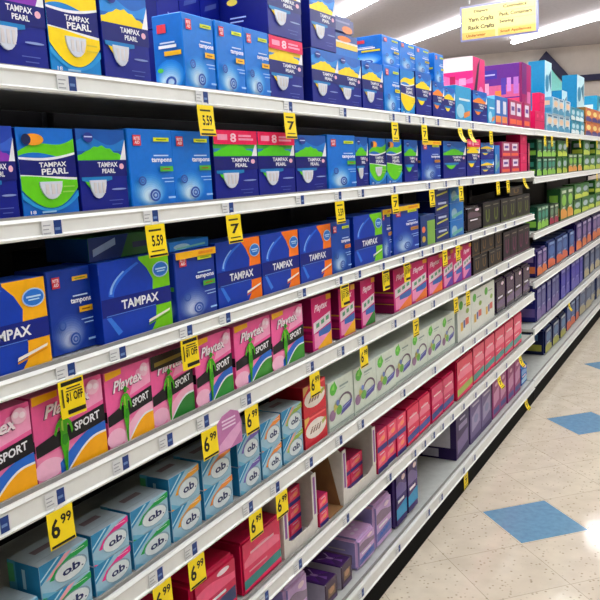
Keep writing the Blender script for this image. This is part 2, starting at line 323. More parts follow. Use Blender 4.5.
# top shelf far stock
D('pink_white', 'pad_package', 'D42C74', side='E0287C', top='F0E4E8', art=[P('2C1830', (0, .4), (.4, .9), (.6, 1), (.3, .5)), E('F090B8', .65, .4, .25, .2), P('2C1830', (.5, 0), (.8, .3), (.6, .4))], sart=[B('ECDCE0', 0, .80, 1, 1), W('F070A8', K(.62), lambda u: .72 + .05 * math.sin(6 * u)), B('A81450', .15, .58, .3, .7), B('A81450', .5, .6, .62, .74), B('F4A0C4', .7, .6, .85, .7)])
D('purple_carton', 'pad_package', 'A01468', side='5C2080', top='8C50A0', art=[B('6C1C70', .0, .55, .5, 1), B('D870A8', .55, .2, .9, .6)], sart=[B('3C2C90', .05, .80, .4, .93), B('B8B0E0', .1, .85, .35, .87), B('C8608C', .0, .52, 1, .70), B('E8A0C0', .05, .58, .2, .74), B('D88040', .35, .52, .5, .62), B('4C3494', .5, .56, .62, .80), B('C488D0', .64, .6, .74, .8), B('B070C0', .8, .56, .92, .8), B('E84870', .0, .36, 1, .50), B('7C1458', .94, 0, 1, 1)])
D('teal_carton', 'pad_package', 'C4E4EC', side='0878A4', top='3CB8CC', art=[E('2C84A8', .3, .7, .25, .12), E('ECF4F8', .6, .35, .3, .15), P('14607C', (.5, .8), (.9, .9), (.9, .6)), B('70C8C0', .0, .0, 1, .15)], sart=[B('1494C4', .1, .1, .9, .4)])
D('blue_orange', 'tampon_box', '28A0D8', side='1C88C4', top='58B4DC', art=[E('F08848', .6, .7, .22, .12), B('D8ECF4', .1, .42, .9, .55), E('E87C50', .6, .25, .25, .12), B('10307C', .8, 0, 1, 1)])
D('pastel_small', 'tampon_box', '2C6CB8', side='70B0DC', top='8CC0E0', art=[B('E8E4EC', .25, .42, .75, .86), B('E8904C', .1, .12, .9, .34), B('B03868', .1, .05, .9, .12)])
D('rose_small', 'tampon_box', '9C2058', side='B83C78', top='C878A0', art=[B('ECE4F0', .2, .45, .8, .9), B('5C3C90', .3, .6, .7, .75), B('E06848', .1, .12, .9, .3)])
D('crimson_box', 'tampon_box', 'C8185C', side='C01454', top='D84880', art=[B('A80C44', 0, .48, 1, .52), E('E0507C', .5, .75, .2, .1)])
def multi(key, base, side, a, b, c, name='pad_package', bev=.004):
    D(key, name, base, side=side, top=side, bev=bev, seg=2, art=[W(a, K(.06), lambda u: .3 + .1 * math.sin(4 * u), .05, .95), E(b, .5, .62, .32, .18), B(c, .2, .84, .8, .93), B(c, .3, .36, .7, .42)], sart=[B(a, .1, .15, .9, .4), B(b, .2, .55, .8, .8)])
multi('far_teal', '3C98AC', '1C80A4', 'E0ECEC', 'C4DCE4', '2C607C'); multi('far_white', 'C8D8E0', '6CA8C0', '4890B0', 'E8C8A8', '205C80'); multi('far_orange', 'C87838', '7C5C30', '3C3C7C', 'E8D890', 'A03C50')
multi('green_dark', '164834', '123C2C', '8CC050', '3C8C78', 'A8C8B0'); multi('green_lime', '3C7434', '2C5C2C', 'B8C850', 'A8B8C0', '1C4838'); multi('green_orange', '2C5C30', '24502C', 'D89848', '88B850', 'C8D0C0'); multi('green_maroon', '243C2C', '1C3428', '982C48', '6C8C70', 'B8C0A8')
multi('blue_orange_bag', '24407C', '1C2C60', 'C86848', '4C6CA4', '8CA4C8', bev=.012); multi('indigo_orange_bag', '3C3070', '28205C', 'D07848', '8470A0', 'B8B0C8', bev=.012); multi('indigo_bag', '343478', '20246C', '6C5C94', '585C90', '9094B8', bev=.01); multi('royal_bag', '2C2890', '1C1C74', '5C58A8', '403CA0', '8484C0', bev=.01); multi('grey_blue_bag', '4C5878', '303C64', 'B8B090', '687898', 'A0A8B8', bev=.01); multi('navy_lime_bag', '24346C', '141C44', 'A8A850', '587CA4', 'B8C0C8', bev=.014)
D('gold_panty', 'tampon_box', '3C5C98', side='5C6C98', top='8C9CBC', art=[B('E8C850', 0, .4, 1, .62), B('ECE8E0', .0, .62, 1, .7), E('E88848', .4, .8, .3, .12), B('2478C8', 0, 0, 1, .36)])
D('grey_pack', 'pad_package', '5C628C', side='484C74', top='7C80A0', bev=.01, seg=2, art=[E('D88858', .7, .3, .2, .2), B('8C90B4', .1, .6, .8, .7)])
D('cyan_box', 'tampon_box', '3CA0D0', side='2C90C8', top='6CB8D8', art=[E('A8D8EC', .3, .3, .25, .2), B('E0ECF0', .2, .6, .9, .66), P('E89050', (.5, .1), (.9, .2), (.9, .35), (.5, .25))])
D('green_tall', 'tampon_box', '1C3C78', side='142C5C', top='2C4C84', art=[B('7CA850', .45, 0, 1, .8), E('E07850', .2, .55, .12, .1), E('C8A848', .2, .25, .12, .1)])
D('stack_navy', 'tampon_box', '182C6C', side='101C50', top='24387C', art=[P('C8C850', (.1, .3), (.9, .5), (.9, .62), (.1, .42)), B('B8C4DC', .2, .7, .8, .85)])
D('stack_blue', 'tampon_box', '2070B8', side='1858A0', top='3C84C0', art=[E('98B8C8', .3, .4, .2, .3), P('70B0A0', (.1, .1), (.9, .3), (.9, .5), (.2, .3))])
D('wrap_maroon', 'tampon_box', '7C1C4C', side='5C1438', top='6C2448', art=[B('D8A890', .1, .3, .35, .9), B('B83C64', .5, .2, .9, .8)])

D('lime_lying', 'tampon_box', '1C5A28', side='123C70', top='2C6C30', art=[P('14306C', (0, 0), (.42, 0), (.55, 1), (0, 1)), P('8CA4C8', (.05, .2), (.36, .6), (.36, .9), (.05, .5)), B('0C2450', .6, .35, .95, .6)])  # lime carton in darkened colours: shade is painted into its front
D('dark_carton', 'tampon_box', '24242A', side='1C1C22', top='303036', art=[B('34343C', .1, .1, .9, .9)])
# ------------------------------------------------------------------ room
FL = MB()
FL.poly([(-4, -3, 0), (6, -3, 0), (6, 14, 0), (-4, 14, 0)], None)
def floor_mat():
    mt = bpy.data.materials.new('vinyl_tile'); mt.use_nodes = True; nt = mt.node_tree; N = nt.nodes; L = nt.links
    b = N['Principled BSDF']; tc = N.new('ShaderNodeTexCoord')
    mp = N.new('ShaderNodeMapping'); mp.vector_type = 'TEXTURE'
    mp.inputs['Location'].default_value = (.366, 3.213, 0); mp.inputs['Rotation'].default_value = (0, 0, PI / 4)
    L.new(tc.outputs['Object'], mp.inputs[0])
    br = N.new('ShaderNodeTexBrick'); br.offset = 0; br.squash = 1
    br.inputs['Scale'].default_value = 1; br.inputs['Brick Width'].default_value = .3323; br.inputs['Row Height'].default_value = .3323
    br.inputs['Mortar Size'].default_value = .0014; br.inputs['Mortar Smooth'].default_value = .3
    br.inputs['Color1'].default_value = lin('D8CEBC') + [1]; br.inputs['Color2'].default_value = lin('D2C7B5') + [1]; br.inputs['Mortar'].default_value = lin('A89C8A') + [1]
    ad = N.new('ShaderNodeVectorMath'); ad.operation = 'ADD'; ad.inputs[1].default_value = (.3323 * 40.5, .3323 * 40.5, 0)
    L.new(mp.outputs[0], ad.inputs[0]); L.new(ad.outputs[0], br.inputs['Vector'])
    vo = N.new('ShaderNodeTexVoronoi'); vo.inputs['Scale'].default_value = 42; L.new(tc.outputs['Object'], vo.inputs['Vector'])
    rp = N.new('ShaderNodeValToRGB'); rp.color_ramp.elements[0].position = .10; rp.color_ramp.elements[1].position = .24
    rp.color_ramp.elements[0].color = (.45, .40, .34, 1); rp.color_ramp.elements[1].color = (1, 1, 1, 1); L.new(vo.outputs['Distance'], rp.inputs[0])
    nz = N.new('ShaderNodeTexNoise'); nz.inputs['Scale'].default_value = 9; nz.inputs['Detail'].default_value = 6; L.new(tc.outputs['Object'], nz.inputs['Vector'])
    r2 = N.new('ShaderNodeValToRGB'); r2.color_ramp.elements[0].position = .35; r2.color_ramp.elements[1].position = .65
    r2.color_ramp.elements[0].color = (.88, .87, .86, 1); r2.color_ramp.elements[1].color = (1, 1, 1, 1); L.new(nz.outputs['Fac'], r2.inputs[0])
    m1 = N.new('ShaderNodeMixRGB'); m1.blend_type = 'MULTIPLY'; m1.inputs[0].default_value = .8
    m2 = N.new('ShaderNodeMixRGB'); m2.blend_type = 'MULTIPLY'; m2.inputs[0].default_value = 1
    L.new(br.outputs['Color'], m1.inputs[1]); L.new(rp.outputs[0], m1.inputs[2]); L.new(m1.outputs[0], m2.inputs[1]); L.new(r2.outputs[0], m2.inputs[2])
    L.new(m2.outputs[0], b.inputs['Base Color'])
    b.inputs['Roughness'].default_value = .09; b.inputs['Specular IOR Level'].default_value = .5
    bp = N.new('ShaderNodeBump'); bp.inputs['Strength'].default_value = .12; bp.inputs['Distance'].default_value = .004
    n2 = N.new('ShaderNodeTexNoise'); n2.inputs['Scale'].default_value = 22; L.new(tc.outputs['Object'], n2.inputs['Vector'])
    L.new(n2.outputs['Fac'], bp.inputs['Height']); L.new(bp.outputs[0], b.inputs['Normal'])
    return mt
FM = floor_mat(); FL.mats = [FM]; FL.mi = [0]
for k in range(-1, 6):
    cx, cy, hd = .366, 3.213 + 1.410 * k, .226
    FL.poly([(cx - hd, cy, .0006), (cx, cy - hd, .0006), (cx + hd, cy, .0006), (cx, cy + hd, .0006)], M('6A8EA8', .12, .4, .10, 40))
tag(FL.build('floor'), kind='structure')

CE = MB(); CE.box((-14, -3, CEIL), (8, 16, CEIL + .1), M('BCB6BA', .9, .1, .05, 25)); tag(CE.build('ceiling'), kind='structure')
# far wall, at an angle to the aisle, with its navy trim and gable
WA, WB = Vector((-1.99, 11.9, 0)), Vector((-.62, 12.2, 0))
wd_ = (WB - WA).normalized(); wn = Vector((wd_.y, -wd_.x, 0))          # wn points to the viewer
def wp(s, z, o=0): return WA + wd_ * s + wn * o + Vector((0, 0, z))
WL = MB(); WL.prism([wp(-9, 0), wp(9, 0), wp(9, CEIL), wp(-9, CEIL)], -wn * .15, M('C2B8B0', .8, .2, .04, 8)); tag(WL.build('wall_far'), kind='structure')
WR = MB(); WR.box((5.6, -3, 0), (5.75, 13.2, CEIL), M('C2B8B0', .8, .2, .04, 8)); tag(WR.build('wall_right'), kind='structure')
def wall_hit(px, py):
    d = RT * (px - 300) / F_PX - UP * (py - 300) / F_PX + fw
    t = (WA - CAM).dot(wn) / d.dot(wn); p = CAM + d * t
    return (p - WA).dot(wd_), p.z
def Yp(x, z, X=0.):
    """distance along the aisle at which a point (X, Y, z) falls in column x of the photograph"""
    lo, hi = .25, 40.
    for _ in range(50):
        y = (lo + hi) / 2; q = Vector((X, y, z)) - CAM
        if 300 + F_PX * q.dot(RT) / q.dot(fw) < x: lo = y
        else: hi = y
    return lo
def row_of(Y, z, X=0.):
    q = Vector((X, Y, z)) - CAM
    return 300 - F_PX * q.dot(UP) / q.dot(fw)
def z_at(px, py, X):
    d = RT * (px - 300) / F_PX - UP * (py - 300) / F_PX + fw
    return (CAM + d * ((X - CAM.x) / d.x)).z
sp, zp_ = wall_hit(546, 52); sr, zr = wall_hit(574, 82); sl, zl = wall_hit(534, 66); s3, z3 = wall_hit(592, 75); _, z4 = wall_hit(592, 81)
NV = M('1B1838', .5)
th = .17
tr = MB()
for (a, za, b, zb) in ((sp - (sr - sp), zr, sp, zp_), (sp, zp_, sr, zr)):
    tr.prism([wp(a, za - th, 0), wp(b, zb - th, 0), wp(b, zb, 0), wp(a, za, 0)], wn * .12, NV)
tr.prism([wp(sr, z4, 0), wp(9, z4, 0), wp(9, z3, 0), wp(sr, z3, 0)], wn * .12, NV)
tr.prism([wp(-9, z4, 0), wp(2 * sp - sr, z4, 0), wp(2 * sp - sr, z3, 0), wp(-9, z3, 0)], wn * .12, NV)
tag(tr.build('trim_1'), kind='structure')
gp = MB(); gp.prism([wp(2 * sp - sr + .05, zr - th, .01), wp(sr - .05, zr - th, .01), wp(sp, zp_ - th * .9, .01)], wn * .05, M('8FD8D0', .6)); 
tag(gp.build('gable_panel'), 'mint green triangular panel under the navy gable on the far wall', 'panel')

ORD = ['first', 'second', 'third', 'fourth', 'fifth', 'sixth', 'seventh', 'eighth', 'ninth', 'tenth', 'eleventh', 'twelfth', 'thirteenth', 'fourteenth', 'fifteenth', 'sixteenth', 'seventeenth', 'eighteenth', 'nineteenth', 'twentieth', 'twenty-first', 'twenty-second', 'twenty-third', 'twenty-fourth']
NUM = ['zero', 'one', 'two', 'three', 'four', 'five', 'six', 'seven', 'eight', 'nine', 'ten', 'eleven', 'twelve', 'thirteen', 'fourteen', 'fifteen', 'sixteen', 'seventeen', 'eighteen', 'nineteen', 'twenty']
# ------------------------------------------------------------------ ceiling lights (rows run diagonally over the aisles)
def on_ceiling(px, py, z=CEIL - .08):
    d = RT * (px - 300) / F_PX - UP * (py - 300) / F_PX + fw
    p = CAM + d * ((z - CAM.z) / d.z); return Vector((p.x, p.y, 0))
la, lb = on_ceiling(515, 44.7), on_ceiling(600, 19)
lc_, le = on_ceiling(390, 51), on_ceiling(452.5, 30)
ld = ((lb - la).normalized() + (le - lc_).normalized()).normalized(); ln_ = Vector((-ld.y, ld.x, 0))
def light_row(c, s0, s1, label):
    """c: offset along ln_, s0..s1 along ld"""
    o = empty('ceiling_light', c * ln_ + (s0 + s1) / 2 * ld + Vector((0, 0, CEIL)), math.atan2(ld.y, ld.x))
    tag(o, label, 'ceiling light', 'fluorescent strips on the ceiling')
    h = (s1 - s0) / 2
    a = MB(); a.box((-h, -.025, -.05), (h, .025, 0), M('D8D8D8', .5)); a.build('housing', o)
    e = MB(); e.prism([(-h + .01, -.044, -.051), (-h + .01, -.040, -.058), (-h + .01, -.028, -.068), (-h + .01, .028, -.068), (-h + .01, .040, -.058), (-h + .01, .044, -.051)], (2 * h - .02, 0, 0), M('FBFDFF', .5, .3, 0, 60, 0, TUBE)); e.build('diffuser', o)
    return o
def lcs(p): return p.dot(ln_), p.dot(ld)
c1, s1 = lcs(on_ceiling(357, 10.5)); c2, s2 = lcs((lc_ + le) / 2); c3, s3_ = lcs(la); c3 = lcs((la + lb) / 2)[0]
light_row(c1, s1 - 3, s1 + 6, 'white fluorescent strip above the stacked navy cartons')
light_row(c2, s2 - 3, s2 + 6, 'white fluorescent strip running behind the yellow aisle sign')
light_row(c3, s3_, s3_ + 8, 'short white fluorescent strip ending between the sign and the far wall')
for k in range(1, 5):
    light_row(c1 - 1.6 * k, s1 - 1.5 + .9 * k, s1 + 6 + .9 * k, f'white fluorescent strip over the near aisle, {ORD[k - 1]} row toward the viewer')

# ------------------------------------------------------------------ shelving
BK = M('17161A', .55, .3, .2, 30); DK = M('C4C6C2', .5, .4, .06, 30); RAILM = M('E4E6E2', .38, .4, .03, 30); KICK = M('09090A', .8, .1, .1, 20)
DECK = {1: 1.754, 2: 1.497, 3: 1.231, 4: 1.015, 5: .731, 6: .453, 7: .143}
BOT = {1: 1.717, 2: 1.462, 3: 1.199, 4: .969, 5: .686, 6: .409, 7: .093}
FDECK = {1: 1.755, 2: 1.458, 3: 1.106, 4: .794, 5: .490, 6: .147}
FBOT = {1: 1.719, 2: 1.421, 3: 1.069, 4: .755, 5: .450, 6: .102}
Y0, Y1, Y2 = .2, 4.93, 9.8
NAMES = {1: 'top shelf', 2: 'second shelf', 3: 'third shelf', 4: 'fourth shelf', 5: 'fifth shelf', 6: 'sixth shelf', 7: 'base shelf'}
FNAMES = {1: 'far top shelf', 2: 'far second shelf', 3: 'far third shelf', 4: 'far fourth shelf', 5: 'far fifth shelf', 6: 'far base shelf'}
def shelf_parts(root, ya, yb, deck, bot, depth=.40):
    d = MB(); d.box((-depth, ya, deck - .022), (-.004, yb, deck - .002), DK); d.box((-.016, ya, deck - .002), (-.010, yb, deck + .006), M('8E8C88', .4)); d.build('deck', root)
    r = MB(); h = deck - bot
    prof = [(-.006, deck), (.002, deck + .002), (.006, deck - .004), (.003, deck - .008), (.004, bot + .007), (.009, bot + .004), (.008, bot), (-.006, bot - .001)]
    r.prism([(x, ya, z) for x, z in prof], (0, yb - ya, 0), RAILM); r.build('price_rail', root)
def shelf(ya, yb, deck, bot, label):
    o = empty('shelf', (0, 0, 0)); tag(o, label, 'shelf', 'shelves of the gondola')
    shelf_parts(o, ya, yb, deck, bot)
    for y in (ya + .02, yb - .02):
        b = MB(); b.prism([(-.40, y - .0015, deck - .024), (-.40, y - .0015, deck - .10), (-.37, y - .0015, deck - .10), (-.03, y - .0015, deck - .03), (-.03, y - .0015, deck - .024)], (0, .003, 0), BK); b.build('bracket', o)
HOLD = {1: 'navy and yellow cartons', 2: 'green and navy cartons', 3: 'orange and blue cartons', 4: 'pink sports cartons', 5: 'pale blue cartons', 6: 'red and pink packs'}
FHOLD = {1: 'teal and white packs', 2: 'small green packs', 3: 'green and orange packs', 4: 'blue and orange bags', 5: 'indigo bags'}
for k in range(1, 7): shelf(Y0, Y1, DECK[k], BOT[k], f'{NAMES[k]} of the near bay, white price rail, holding {HOLD[k]}')
for k in range(1, 6): shelf(Y1 + .004, Y2, FDECK[k], FBOT[k], f'{FNAMES[k][4:]} of the far bay, white price rail, holding {FHOLD[k]}')
def bay(ya, yb, deck, bot, label, topz=2.0):
    o = empty('shelving_unit'); tag(o, label, 'shelving unit', 'gondola bays')
    b = MB(); b.box((-.44, ya, 0), (-.42, yb, topz), BK)
    b.build('back_panel', o)
    shelf_parts(o, ya, yb, deck, bot, .42)
    kk = MB(); kk.box((-.03, ya, 0), (-.004, yb, bot - .002), KICK); kk.build('kick_plate', o)
    n = max(2, int((yb - ya) / 1.13) + 1)
    for i in range(n):
        y = ya + .015 + (yb - ya - .03) * i / (n - 1)
        u = MB(); u.box((-.42, y - .012, deck), (-.402, y + .012, topz), M('26262A', .5)); u.build('upright', o)
bay(Y0, Y1, DECK[7], BOT[7], 'near bay of black gondola shelving with white base rail')
bay(Y1 + .004, Y2, FDECK[6], FBOT[6], 'far bay of black gondola shelving beyond the step in the shelves')

# ------------------------------------------------------------------ packages
USED = {}
def place(design, wd, ht, dp, X, Y, z, label, cat, group, rz=0):
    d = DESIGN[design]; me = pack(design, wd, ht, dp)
    o = bpy.data.objects.new(d['name'], me); COL.objects.link(o)
    o.location = (X - dp / 2, Y, z); o.rotation_euler = (0, 0, rz)
    if label in USED: print('DUPLICATE LABEL', label)
    nw = len(label.split())
    if nw > 16 or nw < 4: print('LABEL LENGTH', nw, label)
    USED[label] = 1
    tag(o, label, cat, group)
    if 'win' in d and wd > .05 and Y < 2.6:
        wo = bpy.data.objects.new('window', window_mesh(wd, ht, dp, *d['win'])); COL.objects.link(wo); wo.parent = o
        wo['label'] = 'clear plastic window'
    return o
CATS = {'tampon_box': 'carton', 'liner_box': 'carton', 'pad_package': 'package'}
RUNS = {}
def R(s, x0, x1, yt, design, look, n=1, tiers=1, X=-.022, d=.085, z=None, far=False, group=None, h=None, gap=.0034, jit=.004):
    """a run of n packages side by side on shelf s whose front edge spans columns x0..x1 and whose near top corner is at row yt"""
    dk = (FDECK if far else DECK)[s]; zb = dk if z is None else z
    a, b = Yp(x0, zb, X), Yp(x1, zb, X)
    if far: a = max(a, Y1 + .012)
    else: b = min(b, Y1 - .008)
    hh = h is not None
    if h is None:
        yb = row_of(a, zb, X); h = z_at(x0 - .1 * (yb - yt), yt, X) - zb
    if far and s > 3: gap = .012
    h = round(h * (.973 if hh else 1) / tiers, 3); wd = round((b - a) / n - gap, 3)
    sn = (FNAMES if far else NAMES)[s]
    for k in range(n):
        for t in range(tiers):
            if far and t and random.random() < .22: continue
            q = []
            if n > 1: q.append(f'{ORD[k]} from near end')
            if tiers > 1: q.append(['lower tier', 'upper tier', 'topmost tier'][t] if tiers < 4 else f'layer {NUM[t + 1]} up')
            q.append(sn)
            lab = f'{look}, ' + ', '.join(q)
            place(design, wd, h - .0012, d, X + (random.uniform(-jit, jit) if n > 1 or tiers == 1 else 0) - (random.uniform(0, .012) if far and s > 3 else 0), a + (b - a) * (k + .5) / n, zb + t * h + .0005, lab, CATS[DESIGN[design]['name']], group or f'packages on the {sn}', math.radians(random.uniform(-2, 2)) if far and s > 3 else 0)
    return dict(a=a, b=b, z=zb + tiers * h, h=h)

# --- top shelf
R(1, -14, 51, -8, 'navy_plum', 'navy carton with violet print at the near end', h=.186)
R(1, 52.5, 104, -8, 'pearl_yellow', 'yellow and cyan carton with white lettering', h=.186)
R(1, 105, 152, 5, 'navy_yellow', 'navy carton with yellow wave beside the gap', h=.184)
R(1, 187, 272, 10, 'ra_yellow', 'bright blue carton', n=3, d=.085)
na, nb = Yp(157, 1.95, -.17), Yp(272, DECK[1], -.022) - .004; ns = (nb - na) / 3
for k in range(3):
    place('navy_back', ns - .003, .165, .10, -.17, na + ns * (k + .5), DECK[1] + .0005, f'navy carton standing behind the blue cartons, {ORD[k]} of three, top shelf', 'carton', 'navy cartons at the back of the top shelf')
    place('navy_back', ns - .003, .165, .10, -.17, na + ns * (k + .5), DECK[1] + .167, f'navy carton stacked on one behind the blue cartons, {ORD[k]} of three, top shelf', 'carton', 'navy cartons at the back of the top shelf')
q = R(1, 272, 305.5, 33, 'pink_yellow', 'navy carton with pink top stripe and yellow band', d=.17)
place('navy_yellow', .185, .172, .17, -.022, (q['a'] + q['b']) / 2, q['z'] + .001, 'navy carton with yellow band stacked on the pink striped carton, top shelf', 'carton', 'packages on the top shelf')
q = R(1, 313, 384, 46, 'navy_yellow', 'navy and blue carton with yellow band', n=3, d=.17)
place('navy_yellow', .168, .172, .17, -.022, q['a'] + .09, q['z'] + .001, 'navy carton with yellow band stacked on the first blue banded one, top shelf', 'carton', 'packages on the top shelf')
place('gold_panty', .17, .075, .13, -.05, q['a'] + .31, q['z'] + .001, 'small blue carton with cream band lying on the navy cartons, top shelf', 'carton', 'packages on the top shelf')
place('grey_pack', .20, .06, .13, -.06, q['a'] + .30, q['z'] + .078, 'grey blue soft pack resting on the cream banded carton, top shelf', 'package', 'packages on the top shelf')
q = R(1, 385.5, 401.5, 62, 'ra_gold', 'pale blue carton beside the navy and yellow cartons', d=.15, h=.175)
q2 = R(1, 402, 416, 65, 'pearl_yellow', 'cyan carton with large yellow flower print', d=.15, h=.175)
q3 = R(1, 416.5, 432, 65, 'navy_yellow', 'navy carton with yellow band beside the flower carton', d=.15, h=.18)
q4 = R(1, 432.5, 444, 78, 'navy_orange', 'navy carton with orange band under the blue stack', d=.15, h=.155)
R(1, 444.5, 456, 85, 'navy_yellow', 'navy carton with yellow band beside the cyan carton', d=.15, h=.145)
for k in range(3):
    place('ra_gold', .165, .105, .13, -.05, q['b'] - .02 + .17 * k, q2['z'] + .007, f'blue carton lying stacked above the flower carton, {ORD[k]} of three, top shelf', 'carton', 'blue cartons lying on the top shelf')
place('ra_gold', .12, .125, .13, -.05, q['b'] + .53, q4['z'] + .004, 'blue carton at the far end of the raised blue stack, top shelf', 'carton', 'blue cartons lying on the top shelf')
R(1, 456.5, 472, 84, 'cyan_box', 'cyan carton with small orange mark', d=.11, h=.165)
R(1, 473, 487, 88, 'navy_orange', 'navy carton with orange star beside the cyan carton', d=.11, h=.16)
R(1, 487.5, 494.5, 91, 'cyan_box', 'slim cyan carton beside the orange star carton', d=.11, h=.14)
R(1, 495, 508, 95, 'pastel_small', 'small blue carton with white and orange print', n=2, d=.1, h=.16)
R(1, 508.5, 530, 97, 'rose_small', 'small rose carton with white panel', n=3, d=.1, h=.16)
R(1, 530.5, 533, 92, 'crimson_box', 'crimson carton at the end of the near bay', d=.06, h=.15)
ZT = DECK[1]
def upper(x0, x1, yt, design, look, dp, X=-.13, z=ZT + .0005, far=False):
    a, b = Yp(x0, ZT + .2, X), Yp(x1, ZT + .2, X)
    h = z_at(x0, yt, X) - z
    place(design, round(b - a, 3), round(h, 3), dp, X, (a + b) / 2, z, look, CATS[DESIGN[design]['name']], 'large cartons at the back of the top shelf')
upper(473, 485, 56, 'pink_white', 'pink and white carton towering behind the orange star carton, top shelf', .25)
upper(522, 531, 62, 'purple_carton', 'tall purple and magenta carton behind the rose cartons, top shelf', .27)
upper(545, 551.5, 60, 'teal_carton', 'tallest teal carton with patterned front, in front of the far gable', .12)
upper(577, 584, 74, 'teal_carton', 'lower teal carton between the gable and the wall trim', .13)
upper(562, 567, 90, 'teal_carton', 'short teal carton between the two taller teal cartons', .14)
upper(597, 604, 95, 'far_teal', 'teal pack at the far end of the top shelf', .2)
# --- second shelf
R(2, -26, 23, 125, 'navy_plum', 'navy carton cut by the near end of the view', h=.166)
R(2, 25, 82, 126, 'pearl_green', 'green and blue carton with orange oval', h=.165)
R(2, 83, 131, 127, 'navy_green', 'navy carton with green wave and clear window', h=.167)
R(2, 131.5, 215, 127, 'ra_green', 'bright blue carton', n=2, h=.171)
R(2, 216, 296, 129, 'pink_green', 'navy carton with pink top stripe and green band', n=2, h=.176)
R(2, 297, 328, 135, 'navy_green', 'navy carton with green band beside the pink striped ones', h=.172)
R(2, 329, 357, 134, 'ra_green', 'bright blue carton between the navy cartons', h=.177)
R(2, 357.5, 370, 136, 'navy_green', 'slim navy carton with green corner', h=.174)
R(2, 371, 403, 137, 'pearl_green', 'blue and lime carton', n=2, h=.172)
R(2, 404.5, 418, 139, 'navy_green', 'navy carton with teal top beside the lime cartons', h=.17)
R(2, 422, 441, 140, 'ra_band', 'bright blue carton with gold top band', h=.17)
R(2, 444, 466.5, 141, 'navy_green', 'wide dark navy carton', h=.172)
R(2, 467, 480, 140, 'pink_yellow', 'narrow navy carton with pink top', h=.185)
R(2, 481, 494, 142, 'navy_yellow', 'navy carton with lime check marks', tiers=2, h=.17)
R(2, 495, 500, 144, 'stack_blue', 'slim cyan carton standing beside the lime check cartons', h=.16)
R(2, 501.5, 519.5, 143, 'rose_small', 'small navy and rose carton', n=2, tiers=2, h=.18)
R(2, 520.5, 527, 137, 'crimson_box', 'magenta carton', tiers=2, h=.23)
R(2, 528, 534, 145, 'wrap_maroon', 'dark maroon carton', n=2, h=.18)
# --- third shelf
R(3, -48, 52, 300, 'tampax_yellow', 'yellow and blue carton with white lettering', h=.168, d=.08)
R(3, 52.5, 97, 275, 'ra_navy', 'dusky navy carton set back beside the yellow carton', X=-.05, h=.17)
q = R(3, 105, 174, 239, 'tampax_green', 'large lime green and blue carton with white lettering', h=.172, d=.1)
place('lime_lying', q['b'] - q['a'] - .006, .048, .12, -.045, (q['a'] + q['b']) / 2, q['z'] + .001, 'green carton with painted-in shade, lying flat on the large lime carton, third shelf', 'carton', 'packages on the third shelf')
place('dark_carton', .11, .185, .12, -.2, Yp(70, 1.4, -.2), DECK[3] + .0005, 'dark grey carton standing behind the dusky navy carton, third shelf', 'carton', 'packages on the third shelf')
q = R(3, 177, 217, 250, 'ra_navygreen', 'dusky navy carton with yellow band near its top', h=.165)
place('stack_blue', .15, .022, .08, -.03, (q['a'] + q['b']) / 2, q['z'] + .001, 'flat blue carton lying on the yellow banded carton, third shelf', 'carton', 'packages on the third shelf')
R(3, 220, 332, 243, 'tampax_orange', 'orange and blue carton with white lettering', n=3, h=.171, d=.09)
R(3, 333, 352.5, 223, 'ra_blueorange', 'blue carton with orange pill mark', h=.172)
R(3, 355, 383, 217, 'tampax_green', 'lime and blue carton with white lettering', h=.178, d=.1)
R(3, 383.5, 392.5, 217, 'ra_band', 'slim navy carton with yellow top band', h=.185)
R(3, 393.5, 419, 217, 'ra_band', 'broad navy carton with yellow top band', h=.188)
R(3, 420.5, 435, 220, 'green_tall', 'dark carton with orange dots and green panel', h=.135)
R(3, 436, 449.5, 190, 'stack_navy', 'navy and lime carton', tiers=4, h=.245)
R(3, 450.5, 464, 190, 'stack_blue', 'blue and aqua carton', tiers=3, h=.245)
R(3, 467, 482, 210, 'dark_bag', 'dark brown pack beside the blue stack', h=.13)
R(3, 482.5, 534, 206, 'kotex_green', 'black carton with lime emblem', n=6, h=.135)
R(3, 509, 522, 196, 'kotex_gold', 'black carton lying on top of the black row', z=DECK[3] + .138, h=.05)
# --- fourth shelf
R(4, -45, 37, 408, 'sport_yellow', 'pink carton with black band, cut by the near end', h=.168)
R(4, 38.5, 108.5, 402, 'sport_yellow', 'pink carton with black band, blue wave and yellow corner', h=.17)
R(4, 109.5, 154.5, 383, 'sport_yellow2', 'pink carton with black band and yellow corner', h=.168)
R(4, 155.5, 196.5, 360, 'sport_green', 'pink carton with black top flap and green corner', h=.166)
R(4, 197.5, 233.5, 345, 'sport_bluegreen', 'pink carton with blue wave and big green corner', h=.170)
R(4, 236.5, 303.5, 330, 'sport_mix', 'pink carton with blue wave and green foot', n=2, h=.170)
R(4, 312.5, 332, 303, 'gentle_yellow', 'magenta carton with yellow corner beside the pink carton', h=.172)
R(4, 340.5, 356.5, 293, 'gentle_yellow', 'magenta carton with yellow corner, second from the pink cartons', h=.172)
R(4, 362, 376, 283, 'gentle_green', 'magenta carton with green corner beside the empty spot', h=.172)
R(4, 394, 443, 283, 'gentle_orange', 'magenta carton with orange corner', n=3, h=.172, d=.2)
R(4, 444, 472, 266, 'gentle_purple', 'magenta carton', n=3, h=.172)
R(4, 473, 502, 255, 'kotex_gold', 'black carton with gold emblem', n=4, tiers=2, h=.19)
R(4, 503, 534, 245, 'kotex_pink', 'black carton with pink emblem', n=4, h=.165)
